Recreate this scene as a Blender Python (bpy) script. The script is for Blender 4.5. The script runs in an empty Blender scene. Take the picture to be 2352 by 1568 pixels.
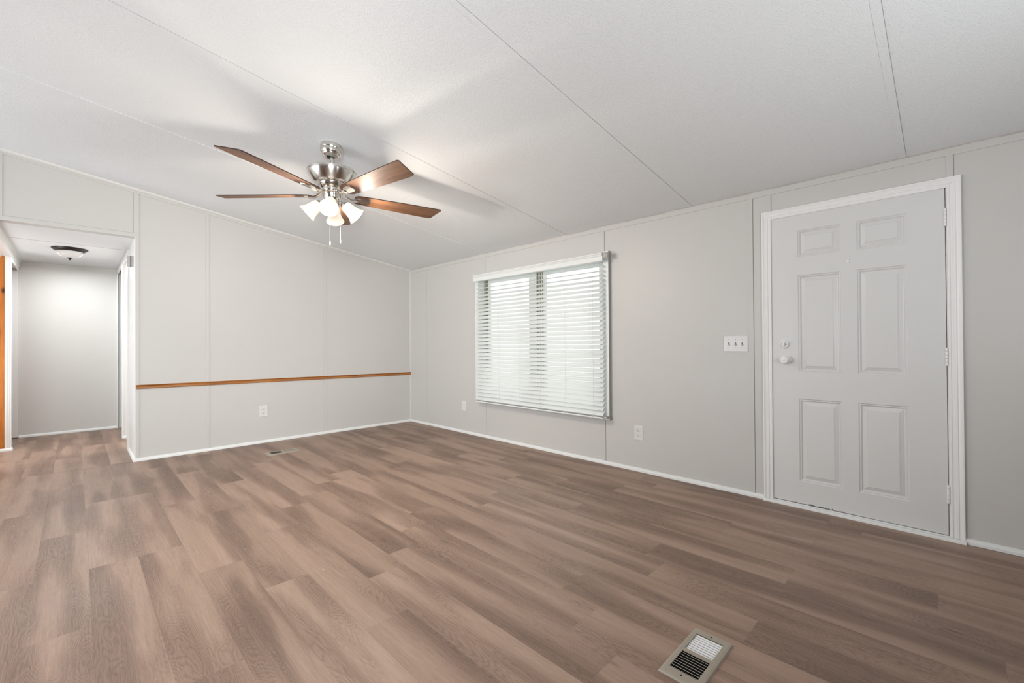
import bpy, bmesh, math, random
from mathutils import Vector, Matrix
random.seed(7)
SC = bpy.context.scene
COL = SC.collection
pi = math.pi
R = math.radians

# ------------------------------------------------------------------ camera
XR, YB, ZC, SL = 3.4376, 5.5208, 2.1787, 0.14556      # right wall, back wall, eaves height, ceiling slope
RIDGE = -0.5
def ceil_z(x):
    return ZC + SL*(XR-x) if x >= RIDGE else ZC + SL*(XR-RIDGE) - SL*(RIDGE-x)

F_PX, YAW, PITCH, ROLL = 1003.36, 0.784766, 0.0065193, -0.0061821
cam_d = bpy.data.cameras.new('camera')
cam = bpy.data.objects.new('camera', cam_d); COL.objects.link(cam); SC.camera = cam
cam_d.sensor_width = 36; cam_d.lens = F_PX*36/2352; cam_d.clip_start = .02
fw = Vector((math.sin(YAW)*math.cos(PITCH), math.cos(YAW)*math.cos(PITCH), math.sin(PITCH)))
rt = Vector((math.cos(YAW), -math.sin(YAW), 0)); up = rt.cross(fw)
r2 = rt*math.cos(ROLL)+up*math.sin(ROLL); u2 = up*math.cos(ROLL)-rt*math.sin(ROLL)
M = Matrix((r2, u2, -fw)).transposed().to_4x4(); M.translation = (0, 0, 1.1)
cam.matrix_world = M

# ------------------------------------------------------------------ world, exposure, daylight, added fill
SC.view_settings.view_transform = 'Standard'; SC.view_settings.look = 'None'
SC.view_settings.gamma = 1; SC.view_settings.use_curve_mapping = False
SC.view_settings.exposure = 0.20
W = bpy.data.worlds.new('sky'); SC.world = W; W.use_nodes = True
bg = W.node_tree.nodes['Background']
bg.inputs[0].default_value = (0.97, 1.0, 0.985, 1); bg.inputs[1].default_value = 1.6

def area(name, loc, size, power, color, direction):
    l = bpy.data.lights.new(name, 'AREA'); l.shape = 'RECTANGLE'; l.size, l.size_y = size
    l.energy = power; l.color = color
    o = bpy.data.objects.new(name, l); COL.objects.link(o); o.location = loc
    o.rotation_euler = Vector(direction).to_track_quat('-Z', 'Z').to_euler()
    return o
# daylight from the kitchen window and bedroom; other lamps here are added fill
area('daylight_kitchen_window', (-4.30, 3.4, 1.35), (2.6, 1.5), 64, (0.84, 0.925, 1.0), (1, 0, 0))
area('fill_low_kitchen', (-4.30, 4.6, 0.8), (1.0, 1.2), 105, (0.84, 0.925, 1.0), (1, 0.0, 0.9))  # unseen lamp tilted up, added to lift the ceiling
area('fill_bounce_right', (1.6, -0.7, 1.2), (0.6, 0.6), 14  , (0.90, 0.96, 1.0), (0.45, 1.3, 1))  # added fill outside the view, aimed up at the ceiling
area('fill_beside_camera', (-0.8, -0.9, 1.5), (1.0, 1.0), 27  , (0.90, 0.96, 1.0), (2.3, 6.4, -1.1)).data.spread = R(75)  # added unseen fill for the lower end wall
area('fill_raised', (-0.8, -1.0, 1.3), (1.0, 1.0), 13  , (0.90, 0.96, 1.0), (2.3, 4.0, 2.2)).data.spread = R(80)  # added unseen fill, evens out the ceiling brightness
area('daylight_bedroom', (1.5, 6.3, 1.3), (0.6, 1.0), 12, (0.98, 0.93, 0.90), (-.8, 0.9, 0.0))
area('fill_hall', (-0.03, 7.1, 2.10), (0.5, 0.9), 18, (0.93, 0.97, 1.0), (0, 0, -1))  # added fill under the hallway ceiling; the fixture there is unlit
area('fill_nook', (-1.25, 6.35, 1.0), (1.2, 1.2), 22, (0.90, 0.95, 1.0), (1, 0.2, 0.4))  # added fill hidden in the side room, brightens the hallway ceiling
FAN_W, WORLD_W = 15.0, 1.2
bg.inputs[1].default_value = WORLD_W

# ------------------------------------------------------------------ materials
def new_mat(name):
    m = bpy.data.materials.new(name); m.use_nodes = True
    nt = m.node_tree; b = nt.nodes['Principled BSDF']; return m, nt, b
def node(nt, t, **kw):
    n = nt.nodes.new(t)
    for k, v in kw.items():
        if k in n.inputs: n.inputs[k].default_value = v
        else: setattr(n, k, v)
    return n
def link(nt, a, b): nt.links.new(a, b)
def coords(nt, scale=(1, 1, 1), kind='Object', rot=(0, 0, 0), loc=(0, 0, 0)):
    tc = node(nt, 'ShaderNodeTexCoord'); mp = node(nt, 'ShaderNodeMapping')
    mp.inputs['Scale'].default_value = scale; mp.inputs['Rotation'].default_value = rot; mp.inputs['Location'].default_value = loc
    link(nt, tc.outputs[kind], mp.inputs[0]); return mp.outputs[0]
def noise(nt, vec, scale, detail=2, rough=.5, dist=0):
    n = node(nt, 'ShaderNodeTexNoise'); n.inputs['Scale'].default_value = scale
    n.inputs['Detail'].default_value = detail; n.inputs['Roughness'].default_value = rough
    n.inputs['Distortion'].default_value = dist
    link(nt, vec, n.inputs['Vector']); return n.outputs['Fac']
def ramp(nt, fac, stops):
    r = node(nt, 'ShaderNodeValToRGB'); cr = r.color_ramp
    while len(cr.elements) < len(stops): cr.elements.new(.5)
    for e, (p, c) in zip(cr.elements, stops):
        e.position = p; e.color = (c if len(c) == 4 else (*c, 1)) if not isinstance(c, (int, float)) else (c, c, c, 1)
    link(nt, fac, r.inputs[0]); return r.outputs[0]
def math_n(nt, op, a, b=None, c=None, clamp=False):
    m = node(nt, 'ShaderNodeMath', operation=op); m.use_clamp = clamp
    for i, v in enumerate((a, b, c)):
        if v is None: continue
        if isinstance(v, (int, float)): m.inputs[i].default_value = v
        else: link(nt, v, m.inputs[i])
    return m.outputs[0]
def mix(nt, fac, a, b, blend='MIX'):
    m = node(nt, 'ShaderNodeMix', data_type='RGBA', blend_type=blend)
    for s, v in ((m.inputs[0], fac), (m.inputs[6], a), (m.inputs[7], b)):
        if isinstance(v, (int, float)): s.default_value = v
        elif isinstance(v, tuple): s.default_value = v if len(v) == 4 else (*v, 1)
        else: link(nt, v, s)
    return m.outputs[2]
def bump(nt, b, height, strength, dist):
    n = node(nt, 'ShaderNodeBump'); n.inputs['Strength'].default_value = strength; n.inputs['Distance'].default_value = dist
    link(nt, height, n.inputs['Height']); link(nt, n.outputs[0], b.inputs['Normal']); return n

def paint(name, col, rough=.5, bs=.15, bscale=120, bd=.0006, var=.02, spec=.5):
    m, nt, b = new_mat(name); v = coords(nt)
    n = noise(nt, v, 2.3, 3)
    c = mix(nt, n, tuple(x*(1-var) for x in col), tuple(min(1, x*(1+var)) for x in col))
    link(nt, c, b.inputs['Base Color']); b.inputs['Roughness'].default_value = rough
    b.inputs['Specular IOR Level'].default_value = spec
    if bs: bump(nt, b, noise(nt, v, bscale, 3), bs, bd)
    return m
def metal(name, col, rough=.3, stretch=None):
    m, nt, b = new_mat(name); v = coords(nt, stretch or (9, 9, .4))
    n = noise(nt, v, 2.6, 3); b.inputs['Metallic'].default_value = 1
    link(nt, mix(nt, n, tuple(x*.80 for x in col), col), b.inputs['Base Color'])
    link(nt, math_n(nt, 'MULTIPLY_ADD', n, .06, rough-.03), b.inputs['Roughness'])
    return m

M_WALL = paint('wall_paint', (.605, .585, .555), .42, .10, 160, .0005)
M_WALLD = M_WALL
M_HALL = paint('hall_wall_paint', (.66, .640, .60), .45, .12, 160, .0005)
M_WHITE = paint('white_trim_paint', (.82, .82, .80), .35, .08, 90, .0006)
M_TRIM = paint('door_casing_paint', (.87, .855, .835), .35, .05, 60, .0005)
M_COVE = paint('cove_paint', (.72, .70, .66), .45, .1, 80, .0006)
M_BLIND = paint('blind_white', (.80, .81, .79), .38, .04, 40, .0003)
M_PLATE = paint('plate_white_plastic', (.74, .725, .69), .28, .03, 60, .0003)
M_PLATEP = paint('plate_painted_over', (.635, .615, .58), .25, .12, 70, .0008)
M_DARK = paint('dark_slot', (.02, .018, .015), .7, 0)
M_CAULK = paint('crack_shadow_filler', (.33, .31, .29), .8, 0)
M_ROUGHGAP = paint('unpainted_ceiling_edge', (.52, .46, .43), .9, .8, 300, .003, .3)
M_OLIVE = paint('olive_strip', (.24, .24, .16), .6, .2, 60)
M_VINYL = paint('window_vinyl', (.80, .82, .80), .35, 0)
M_BRONZE = paint('oil_rubbed_bronze', (.014, .009, .007), .34, .2, 200, .0004, .4, .45)
M_NICKEL = metal('brushed_nickel', (.80, .78, .75), .25)
_nt = M_NICKEL.node_tree; _b = _nt.nodes['Principled BSDF']; _t = node(_nt, 'ShaderNodeTangent', direction_type='RADIAL', axis='Z')
link(_nt, _t.outputs[0], _b.inputs['Tangent']); _b.inputs['Anisotropic'].default_value = .85; _b.inputs['Anisotropic Rotation'].default_value = .25
M_CHROME = metal('polished_nickel', (.78, .74, .69), .17)
M_STEEL = metal('hinge_steel', (.55, .52, .48), .35)
M_DUCT = paint('duct_black', (.006, .006, .006), .8, 0)
M_CORD = paint('ladder_cord', (.68, .69, .67), .8, 0)

def ceiling_mat():
    m, nt, b = new_mat('textured_ceiling')
    v = coords(nt, (1.0, 1.9, 1), rot=(0, 0, R(20)))
    n = noise(nt, v, 84, 2, .55, 1.0); n2 = noise(nt, v, 190, 2)
    h = math_n(nt, 'MULTIPLY_ADD', n2, .35, n)
    link(nt, mix(nt, noise(nt, coords(nt), 1.2, 2), (.80, .812, .815), (.83, .842, .845)), b.inputs['Base Color'])
    b.inputs['Roughness'].default_value = .65
    bump(nt, b, h, .55, .005)
    return m
M_CEIL = ceiling_mat()
M_CRACKC = paint('ceiling_crack', (.42, .41, .40), .8, 0)

def door_mat():
    m, nt, b = new_mat('door_paint')
    v = coords(nt)
    n = noise(nt, v, 3, 2)
    base = mix(nt, n, (.70, .69, .672), (.725, .714, .695))
    # chipped, dirty specks along the bottom edge (object space: y across the door, z up)
    sp = node(nt, 'ShaderNodeSeparateXYZ'); link(nt, coords(nt), sp.inputs[0])
    y, z = sp.outputs[1], sp.outputs[2]
    sm = noise(nt, v, 95, 3, .7); big = noise(nt, coords(nt, (1, 1, 1)), 7, 2)
    dy = math_n(nt, 'ABSOLUTE', math_n(nt, 'SUBTRACT', y, .60))
    near = math_n(nt, 'SUBTRACT', 1, math_n(nt, 'MULTIPLY', dy, 4.0), clamp=True)       # densest near the middle-left
    low = math_n(nt, 'SUBTRACT', 1, math_n(nt, 'MULTIPLY', math_n(nt, 'SUBTRACT', z, .025), 26), clamp=True)
    lowb = math_n(nt, 'SUBTRACT', 1, math_n(nt, 'MULTIPLY', math_n(nt, 'SUBTRACT', z, .025), 120), clamp=True)
    th = math_n(nt, 'ADD', math_n(nt, 'MULTIPLY', math_n(nt, 'MULTIPLY', near, low), .26), math_n(nt, 'MULTIPLY', lowb, .20))
    s = math_n(nt, 'ADD', sm, th)
    mask = ramp(nt, s, [(.80, 0.0), (.83, 1.0)])
    link(nt, mix(nt, math_n(nt, 'MULTIPLY', mask, .85), base, (.05, .045, .04)), b.inputs['Base Color'])
    b.inputs['Roughness'].default_value = .38
    bump(nt, b, noise(nt, v, 70, 3), .06, .0005)
    return m
M_DOOR = door_mat()

def floor_mat():
    m, nt, b = new_mat('vinyl_oak_planks')
    def uv(name):
        u = node(nt, 'ShaderNodeUVMap'); u.uv_map = name; return u.outputs[0]
    g = uv('grain'); e = uv('edge')
    def mp(sx, sy, src=g):
        n = node(nt, 'ShaderNodeMapping'); n.inputs['Scale'].default_value = (sx, sy, 1); link(nt, src, n.inputs[0]); return n.outputs[0]
    at = node(nt, 'ShaderNodeAttribute'); at.attribute_name = 'tone'
    # soft dark streaks running with the board, cathedral contour lines nested inside them
    wob = noise(nt, mp(4.5, 26.0), 1.0, 2, .5)
    fld = noise(nt, mp(.85, 6.2), 1.0, 1.2, .4, .35)
    vor = node(nt, 'ShaderNodeTexVoronoi'); vor.inputs['Scale'].default_value = 1; link(nt, mp(1.5, 5.2), vor.inputs['Vector'])
    kd = vor.outputs['Distance']
    eye = ramp(nt, kd, [(.0, 1.0), (.30, 0.0)])
    fld2 = math_n(nt, 'MULTIPLY_ADD', eye, .10, math_n(nt, 'MULTIPLY_ADD', wob, .085, fld))
    dark = ramp(nt, fld2, [(.475, 0.0), (.575, .55), (.715, 1.0)])
    ring = math_n(nt, 'MULTIPLY_ADD', math_n(nt, 'SINE', math_n(nt, 'MULTIPLY', fld2, 460)), .5, .5)
    ring = math_n(nt, 'POWER', ring, 2.4)
    ringmask = ramp(nt, fld2, [(.47, 0.12), (.56, 1.0), (.75, .8)])
    band2 = noise(nt, mp(.7, 17.0), 1.0, 3, .6, .3)
    fine = noise(nt, mp(16, 520), 1.0, 3, .65)
    fine2 = noise(nt, mp(5, 150), 1.0, 4, .65)
    pores = ramp(nt, noise(nt, mp(38, 620), 1.0, 2, .6), [(.30, 1.0), (.40, 0.0)])
    val = math_n(nt, 'MULTIPLY_ADD', dark, -.235, .53)
    val = math_n(nt, 'MULTIPLY_ADD', band2, .26, val)
    val = math_n(nt, 'MULTIPLY_ADD', fine2, .36, math_n(nt, 'SUBTRACT', val, .31))
    val = math_n(nt, 'MULTIPLY_ADD', fine, .30, math_n(nt, 'SUBTRACT', val, .15))
    val = math_n(nt, 'MULTIPLY_ADD', math_n(nt, 'MULTIPLY', ring, ringmask), -.115, val)
    val = math_n(nt, 'MULTIPLY_ADD', pores, -.09, val)
    val = math_n(nt, 'ADD', val, at.outputs['Fac'])
    val = math_n(nt, 'MULTIPLY_ADD', ramp(nt, kd, [(.0, 1.0), (.055, 0.0)]), -.22, val)
    val = math_n(nt, 'ADD', val, .10)
    col = ramp(nt, val, [(.12, (.096, .055, .038)), (.34, (.184, .114, .081)), (.60, (.324, .214, .158)), (.88, (.462, .325, .248))])
    # joints
    sp = node(nt, 'ShaderNodeSeparateXYZ'); link(nt, e, sp.inputs[0])
    j = math_n(nt, 'MINIMUM', sp.outputs[0], sp.outputs[1])
    jm = ramp(nt, math_n(nt, 'MULTIPLY', j, 100), [(.0, 1.0), (.10, 0.0)])
    col = mix(nt, math_n(nt, 'MULTIPLY', jm, .30), col, (.10, .065, .048))
    # white paint specks and dust
    spk = noise(nt, coords(nt), 46, 1, .4)
    col = mix(nt, ramp(nt, spk, [(.832, 0.0), (.84, .8)]), col, (.7, .68, .64))
    link(nt, col, b.inputs['Base Color'])
    smear = noise(nt, coords(nt), 2.1, 3, .6)
    link(nt, math_n(nt, 'MULTIPLY_ADD', smear, .22, .34), b.inputs['Roughness'])
    b.inputs['Specular IOR Level'].default_value = .45
    h = math_n(nt, 'MULTIPLY_ADD', fine, .5, fine2)
    h = math_n(nt, 'SUBTRACT', h, math_n(nt, 'MULTIPLY', jm, 1.5))
    bump(nt, b, h, .16, .0008)
    return m
M_FLOOR = floor_mat()

def wood(name, dark, mid, light, scale, rough=.4, axis='x', knots=False, glow=0):
    m, nt, b = new_mat(name)
    st = {'x': (1, 14, 14), 'y': (14, 1, 14), 'z': (14, 14, 1)}[axis]
    v = coords(nt, st)
    n = noise(nt, v, scale, 4, .6, .4); n2 = noise(nt, v, scale*5, 3, .6)
    val = math_n(nt, 'MULTIPLY_ADD', n2, .35, math_n(nt, 'MULTIPLY', n, .8))
    c = ramp(nt, val, [(.40, dark), (.56, mid), (.74, light)])
    if knots:
        vo = node(nt, 'ShaderNodeTexVoronoi'); vo.inputs['Scale'].default_value = 1
        link(nt, coords(nt, (11, 1, 4.6)), vo.inputs['Vector'])
        c = mix(nt, ramp(nt, vo.outputs['Distance'], [(.06, 1.0), (.22, 0.0)]), c, (.05, .014, .004))
    link(nt, c, b.inputs['Base Color']); b.inputs['Roughness'].default_value = rough
    bump(nt, b, n2, .1, .0006)
    return m
M_RAIL = wood('oak_stained_rail', (.20, .062, .014), (.36, .135, .032), (.50, .215, .06), 3.0, .35, 'x')
M_PINE = wood('knotty_pine', (.34, .095, .012), (.50, .155, .022), (.62, .22, .035), 2.0, .4, 'z', True)
M_BLADE = wood('walnut_blade', (.078, .033, .017), (.160, .074, .036), (.240, .118, .060), 1.6, .52, 'x')

def register_mat():
    m, nt, b = new_mat('taupe_enamel')
    link(nt, mix(nt, noise(nt, coords(nt), 300, 2), (.34, .295, .235), (.38, .33, .265)), b.inputs['Base Color'])
    b.inputs['Roughness'].default_value = .33; b.inputs['Metallic'].default_value = .1; b.inputs['Specular IOR Level'].default_value = .7
    return m
M_REG = register_mat()
M_LOUV = paint('louver_window_glare', (.86, .85, .84), .25, 0)  # window reflection painted as white on one louver bank

def glass_mat():
    m, nt, b = new_mat('window_glass')
    for n in list(nt.nodes):
        if n.type != 'OUTPUT_MATERIAL': nt.nodes.remove(n)
    out = [n for n in nt.nodes if n.type == 'OUTPUT_MATERIAL'][0]
    t = node(nt, 'ShaderNodeBsdfTransparent'); t.inputs[0].default_value = (.95, .97, .955, 1)
    g = node(nt, 'ShaderNodeBsdfGlossy'); g.inputs['Roughness'].default_value = .02
    mx = node(nt, 'ShaderNodeMixShader'); mx.inputs[0].default_value = .05; link(nt, t.outputs[0], mx.inputs[1]); link(nt, g.outputs[0], mx.inputs[2])
    link(nt, mx.outputs[0], out.inputs[0]); return m
M_GLASS = glass_mat()

def emis(name, col, emi, strength, rough=.4):
    m, nt, b = new_mat(name)
    n = noise(nt, coords(nt), 6, 2)
    link(nt, mix(nt, n, tuple(x*.97 for x in col), col), b.inputs['Base Color'])
    b.inputs['Emission Color'].default_value = (*emi, 1); b.inputs['Emission Strength'].default_value = strength
    b.inputs['Roughness'].default_value = rough; return m
M_SHADE = emis('lit_frosted_shade', (.80, .76, .68), (1.0, .86, .66), .44)
M_BULB = emis('lit_bulb', (1, 1, 1), (1.0, .88, .72), 6)
M_BOWL = paint('alabaster_glass', (.66, .64, .61), .3, 0, var=.12)

# ------------------------------------------------------------------ mesh helpers
def build(name, bm, mat, parent=None, smooth=False, loc=None, mats=None):
    bmesh.ops.recalc_face_normals(bm, faces=bm.faces)
    me = bpy.data.meshes.new(name); bm.to_mesh(me); bm.free()
    for mm in (mats or [mat]): me.materials.append(mm)
    if smooth:
        for p in me.polygons: p.use_smooth = True
    o = bpy.data.objects.new(name, me); COL.objects.link(o)
    if parent: o.parent = parent
    if loc: o.location = loc
    if smooth == 'auto':
        try:
            md = None
            me.set_sharp_from_angle(angle=R(35))
        except Exception: pass
    return o
def tag(o, label, cat, group=None):
    o['label'] = label; o['category'] = cat
    if group: o['group'] = group
    return o
def struct(o, label=None, cat=None):
    o['kind'] = 'structure'
    if label: o['label'] = label; o['category'] = cat
    return o
def empty(name, loc, rot=(0, 0, 0)):
    o = bpy.data.objects.new(name, None); COL.objects.link(o); o.location = loc; o.rotation_euler = rot
    o.empty_display_size = .05; return o
def B():
    return bmesh.new()
def box(bm, x0, x1, y0, y1, z0, z1, mi=0, bev=0, mtx=None):
    vs = [bm.verts.new((x, y, z)) for x in (x0, x1) for y in (y0, y1) for z in (z0, z1)]
    idx = [(0, 1, 3, 2), (4, 6, 7, 5), (0, 4, 5, 1), (2, 3, 7, 6), (0, 2, 6, 4), (1, 5, 7, 3)]
    fs = [bm.faces.new([vs[i] for i in f]) for f in idx]
    for f in fs: f.material_index = mi
    if bev:
        es = list({e for f in fs for e in f.edges})
        r = bmesh.ops.bevel(bm, geom=es, offset=bev, segments=2, affect='EDGES', profile=.6)
        vs = list({v for f in r['faces'] for v in f.verts} | {v for v in vs if v.is_valid})
    if mtx is not None: bmesh.ops.transform(bm, matrix=mtx, verts=[v for v in vs if v.is_valid])
    return vs
def prism(bm, pts, fn, a, b, mi=0):
    """profile pts (p,q) placed by fn(p,q,t) at t=a and t=b"""
    A = [bm.verts.new(fn(p, q, a)) for p, q in pts]; Bv = [bm.verts.new(fn(p, q, b)) for p, q in pts]
    n = len(pts)
    for i in range(n):
        f = bm.faces.new((A[i], A[(i+1) % n], Bv[(i+1) % n], Bv[i])); f.material_index = mi
    bm.faces.new(A[::-1]).material_index = mi; bm.faces.new(Bv).material_index = mi
def lathe(bm, prof, seg=48, mtx=None, a0=0, a1=2*pi, cap=False):
    full = abs(a1-a0-2*pi) < 1e-6; rings = []; allv = []
    n = seg if full else seg+1
    for r, z in prof:
        if r < 1e-6:
            v = bm.verts.new((0, 0, z)); rings.append([v]*n); allv.append(v); continue
        ring = [bm.verts.new((r*math.cos(a0+(a1-a0)*i/seg), r*math.sin(a0+(a1-a0)*i/seg), z)) for i in range(n)]
        rings.append(ring); allv += ring
    for a, b in zip(rings, rings[1:]):
        for i in range(seg):
            j = (i+1) % n
            q = []
            for v in (a[i], a[j], b[j], b[i]):
                if v not in q: q.append(v)
            if len(q) > 2:
                try: bm.faces.new(q)
                except ValueError: pass
    if mtx is not None: bmesh.ops.transform(bm, matrix=mtx, verts=allv)
    return allv
def tube(bm, pts, rad, seg=10, cap=True):
    pts = [Vector(p) for p in pts]; n = len(pts)
    rads = rad if isinstance(rad, (list, tuple)) else [rad]*n
    rings = []; prev = None
    for i, p in enumerate(pts):
        t = (pts[min(i+1, n-1)]-pts[max(i-1, 0)]).normalized()
        if prev is None: u = t.orthogonal().normalized()
        else: u = (prev - t*prev.dot(t)).normalized()
        prev = u; w = t.cross(u)
        rings.append([bm.verts.new(p+(u*math.cos(2*pi*k/seg)+w*math.sin(2*pi*k/seg))*rads[i]) for k in range(seg)])
    for a, b in zip(rings, rings[1:]):
        for k in range(seg): bm.faces.new((a[k], a[(k+1) % seg], b[(k+1) % seg], b[k]))
    if cap: bm.faces.new(rings[0][::-1]); bm.faces.new(rings[-1])
def align(loc, direction, roll_ref=None):
    q = Vector(direction).normalized().to_track_quat('Z', 'Y'); m = q.to_matrix().to_4x4(); m.translation = loc; return m
def copy_tree(o, parent=None):
    c = o.copy(); COL.objects.link(c)
    if parent is not None:
        c.parent = parent; c.matrix_parent_inverse = o.matrix_parent_inverse.copy()
    for ch in list(o.children): copy_tree(ch, c)
    return c

# ------------------------------------------------------------------ floor (planks are faces of one mesh)
def make_floor():
    bm = B(); g = bm.loops.layers.uv.new('grain'); e = bm.loops.layers.uv.new('edge')
    tone = bm.faces.layers.float.new('tone')
    PW, PL = .1867, 1.255; X00 = .046
    joints = {-2: 3.03, -1: 3.66, 0: 3.02, 1: 3.015, 2: 2.58, 3: 2.20, 4: 2.86, 5: 1.945, 6: 3.35, 7: 2.30, 8: 2.50, 9: 1.80, 10: 1.02,
              11: 1.13, 12: 1.795, 13: 1.30, 14: .95, 15: .54, 16: 1.62, 17: .533, 18: 1.15}
    rng = random.Random(11)
    x0, x1, y0, y1 = -4.5, 3.50, -2.35, 8.10
    k = math.floor((x0-X00)/PW)
    while X00+k*PW < x1:
        a, b = max(x0, X00+k*PW), min(x1, X00+(k+1)*PW)
        j = joints.get(k, rng.uniform(0, PL)); y = j - PL*math.ceil((j-y0)/PL)
        cuts = []
        while y < y1+PL: cuts.append(y); y += PL
        if k in (0, 1): cuts = sorted([c for c in cuts if abs(c-5.53) > .25]+[5.53])
        for c0, c1 in zip(cuts, cuts[1:]):
            p0, p1 = max(c0, y0), min(c1, y1)
            if p1-p0 < .01: continue
            vs = [bm.verts.new(q) for q in ((a, p0, 0), (b, p0, 0), (b, p1, 0), (a, p1, 0))]
            f = bm.faces.new(vs)
            ou, ov = rng.uniform(0, 400), rng.uniform(0, 400)
            f[tone] = rng.uniform(-.06, .06)
            L = c1-c0; fl = rng.choice((1, -1))
            # split the face so that the distance to the joints can be interpolated
            for l in f.loops:
                v = l.vert.co; l[g].uv = (fl*(v.y-c0)+ou, fl*(v.x-a)+ov)
                l[e].uv = (v.x-a, v.y-c0)
            f.index = -1
        k += 1
    # subdivide lengthwise/widthwise through the middle and fold the edge UV
    bmesh.ops.subdivide_edges(bm, edges=bm.edges[:], cuts=1, use_grid_fill=True)
    for f in bm.faces:
        cu = sum(l[e].uv.x for l in f.loops)/4; cv = sum(l[e].uv.y for l in f.loops)/4
        for l in f.loops:
            u = l[e].uv.x; v = l[e].uv.y
            l[e].uv = ((u if cu < PW/2 else PW-u), (v if cv < PL/2 else PL-v))
    bmesh.ops.reverse_faces(bm, faces=[f for f in bm.faces if f.normal.z < 0])
    bm.normal_update()
    me = bpy.data.meshes.new('floor'); bm.to_mesh(me); bm.free(); me.materials.append(M_FLOOR)
    o = bpy.data.objects.new('floor', me); COL.objects.link(o)
    return struct(o, 'greige oak vinyl plank floor running towards the far wall', 'floor')
fl_o = make_floor()

bm = bmesh.new()
vs = [bm.verts.new(q) for q in ((-.15, 5.528, .0006), (.415, 5.528, .0006), (.415, 5.534, .0006), (-.15, 5.5315, .0006))]; bm.faces.new(vs)
me = bpy.data.meshes.new('plank_gap'); bm.to_mesh(me); bm.free(); me.materials.append(M_DARK)
go = bpy.data.objects.new('plank_gap', me); COL.objects.link(go); go.parent = fl_o

# ------------------------------------------------------------------ ceiling
bm = B()
yA, yZ = -2.3, YB+.10
for xa, xb in ((-4.5, RIDGE), (RIDGE, XR+.1)):
    q = [(xa, ceil_z(xa)), (xb, ceil_z(xb)), (xb, ceil_z(xb)+.06), (xa, ceil_z(xa)+.06)]
    prism(bm, q, lambda p, s, t: (p, t, s), yA, yZ)
ceiling = struct(build('ceiling', bm, M_CEIL), 'white textured sloped ceiling with panel seams', 'ceiling')
def slope_strip(name, y0, y1, th, mat, x0=RIDGE, x1=XR, drop=0.0):
    bm = B(); z = lambda x: ceil_z(x)-drop
    q = [(x0, z(x0)+.002), (x1, z(x1)+.002), (x1, z(x1)-th), (x0, z(x0)-th)]
    prism(bm, q, lambda p, s, t: (p, t, s), y0, y1)
    return build(name, bm, mat, ceiling)
for y in (-1.10, .171, 1.424, 2.668, 3.872):
    slope_strip('seam_batten', y-.002, y+.030, .0018, M_CEIL)
for y in (.171, 1.424, 2.668):
    slope_strip('seam_crack', y-.0042, y-.002, .0010, M_CRACKC)
slope_strip('seam_ridge', 3.869, 3.872, .0020, M_CEIL)
bm = B()
prism(bm, [(-.46-.02, 2.155), (.42, 2.155), (.42, 2.22), (-.48, 2.22)], lambda p, s, t: (p, t, s), YB+.101, 8.1)
box(bm, -1.3, -.48, YB+.101, 8.1, 2.155, 2.22); box(bm, .42, 1.95, YB+.101, 8.1, 2.155, 2.22)
hc = struct(build('ceiling', bm, M_CEIL), 'flat textured ceiling of the hallway', 'ceiling'); hc.name = 'ceiling_hall'
bm = B(); box(bm, -.47, .40, 6.345, 6.349, 2.1535, 2.156); build('seam_crack', bm, M_CAULK, hc)

# ------------------------------------------------------------------ walls
def wall_poly(bm, pts, axis, a, b):
    fn = (lambda p, q, t: (p, t, q)) if axis == 'y' else (lambda p, q, t: (t, p, q))
    prism(bm, pts, fn, a, b)
# right wall with window and door openings
WY0, WY1, WZ0, WZ1 = 2.215, 4.00, .46, 1.875
DY0, DY1, DZ1 = .002, .886, 1.972
bm = B(); xa, xb = XR, XR+.11; zt = ZC+.03
for y0, y1, z0, z1 in ((-2.3, DY0, -.02, zt), (DY0, DY1, DZ1, zt), (DY1, WY0, -.02, zt), (WY0, WY1, -.02, WZ0), (WY0, WY1, WZ1, zt), (WY1, YB, -.02, zt), (DY0, DY1, -.02, -.001)):
    box(bm, xa, xb, y0, y1, z0, z1)
wr = struct(build('wall_right', bm, M_WALL), 'greige panelled side wall with the window and entry door', 'wall')
def wbat(name, par, y0, y1, z0, z1, th=.004, mat=M_WALL):
    bm = B(); box(bm, XR-th, XR+.001, y0, y1, z0, z1); return build(name, bm, mat, par)
CB = 2.134
for y, z0, z1, w in ((.990, .02, CB, .034), (.874, 2.012, CB, .030), (2.233, .02, .425, .030), (2.233, 1.93, CB, .030),
                     (-.023, 2.013, CB, .028), (3.880, .02, .43, .03), (3.880, 1.94, CB, .03), (5.100, .02, CB, .028), (-1.25, .02, CB, .03)):
    wbat('seam_batten', wr, y, y+w, z0, z1)
    if y in (.990, .874, 2.233, -.023):
        wbat('seam_crack', wr, y-.0035, y, z0, z1, .001, M_CAULK)
bm = B(); box(bm, XR-.005, XR+.001, -2.2, YB, CB, ZC-.001)
struct(build('trim_1', bm, M_WALL), 'flat greige batten along the top of the window wall', 'trim')
bm = B(); rng = random.Random(3)
y = -2.2
while y < 4.6:
    L = rng.uniform(.05, .16); t = rng.uniform(.002, .0065) * (1 if y < 3.2 else .45)
    box(bm, XR-.0065, XR-.004, y, min(y+L, YB), ZC-.001-t, ZC+.002); y += L
build('unpainted_edge', bm, M_ROUGHGAP, bpy.data.objects['trim_1'])

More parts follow.
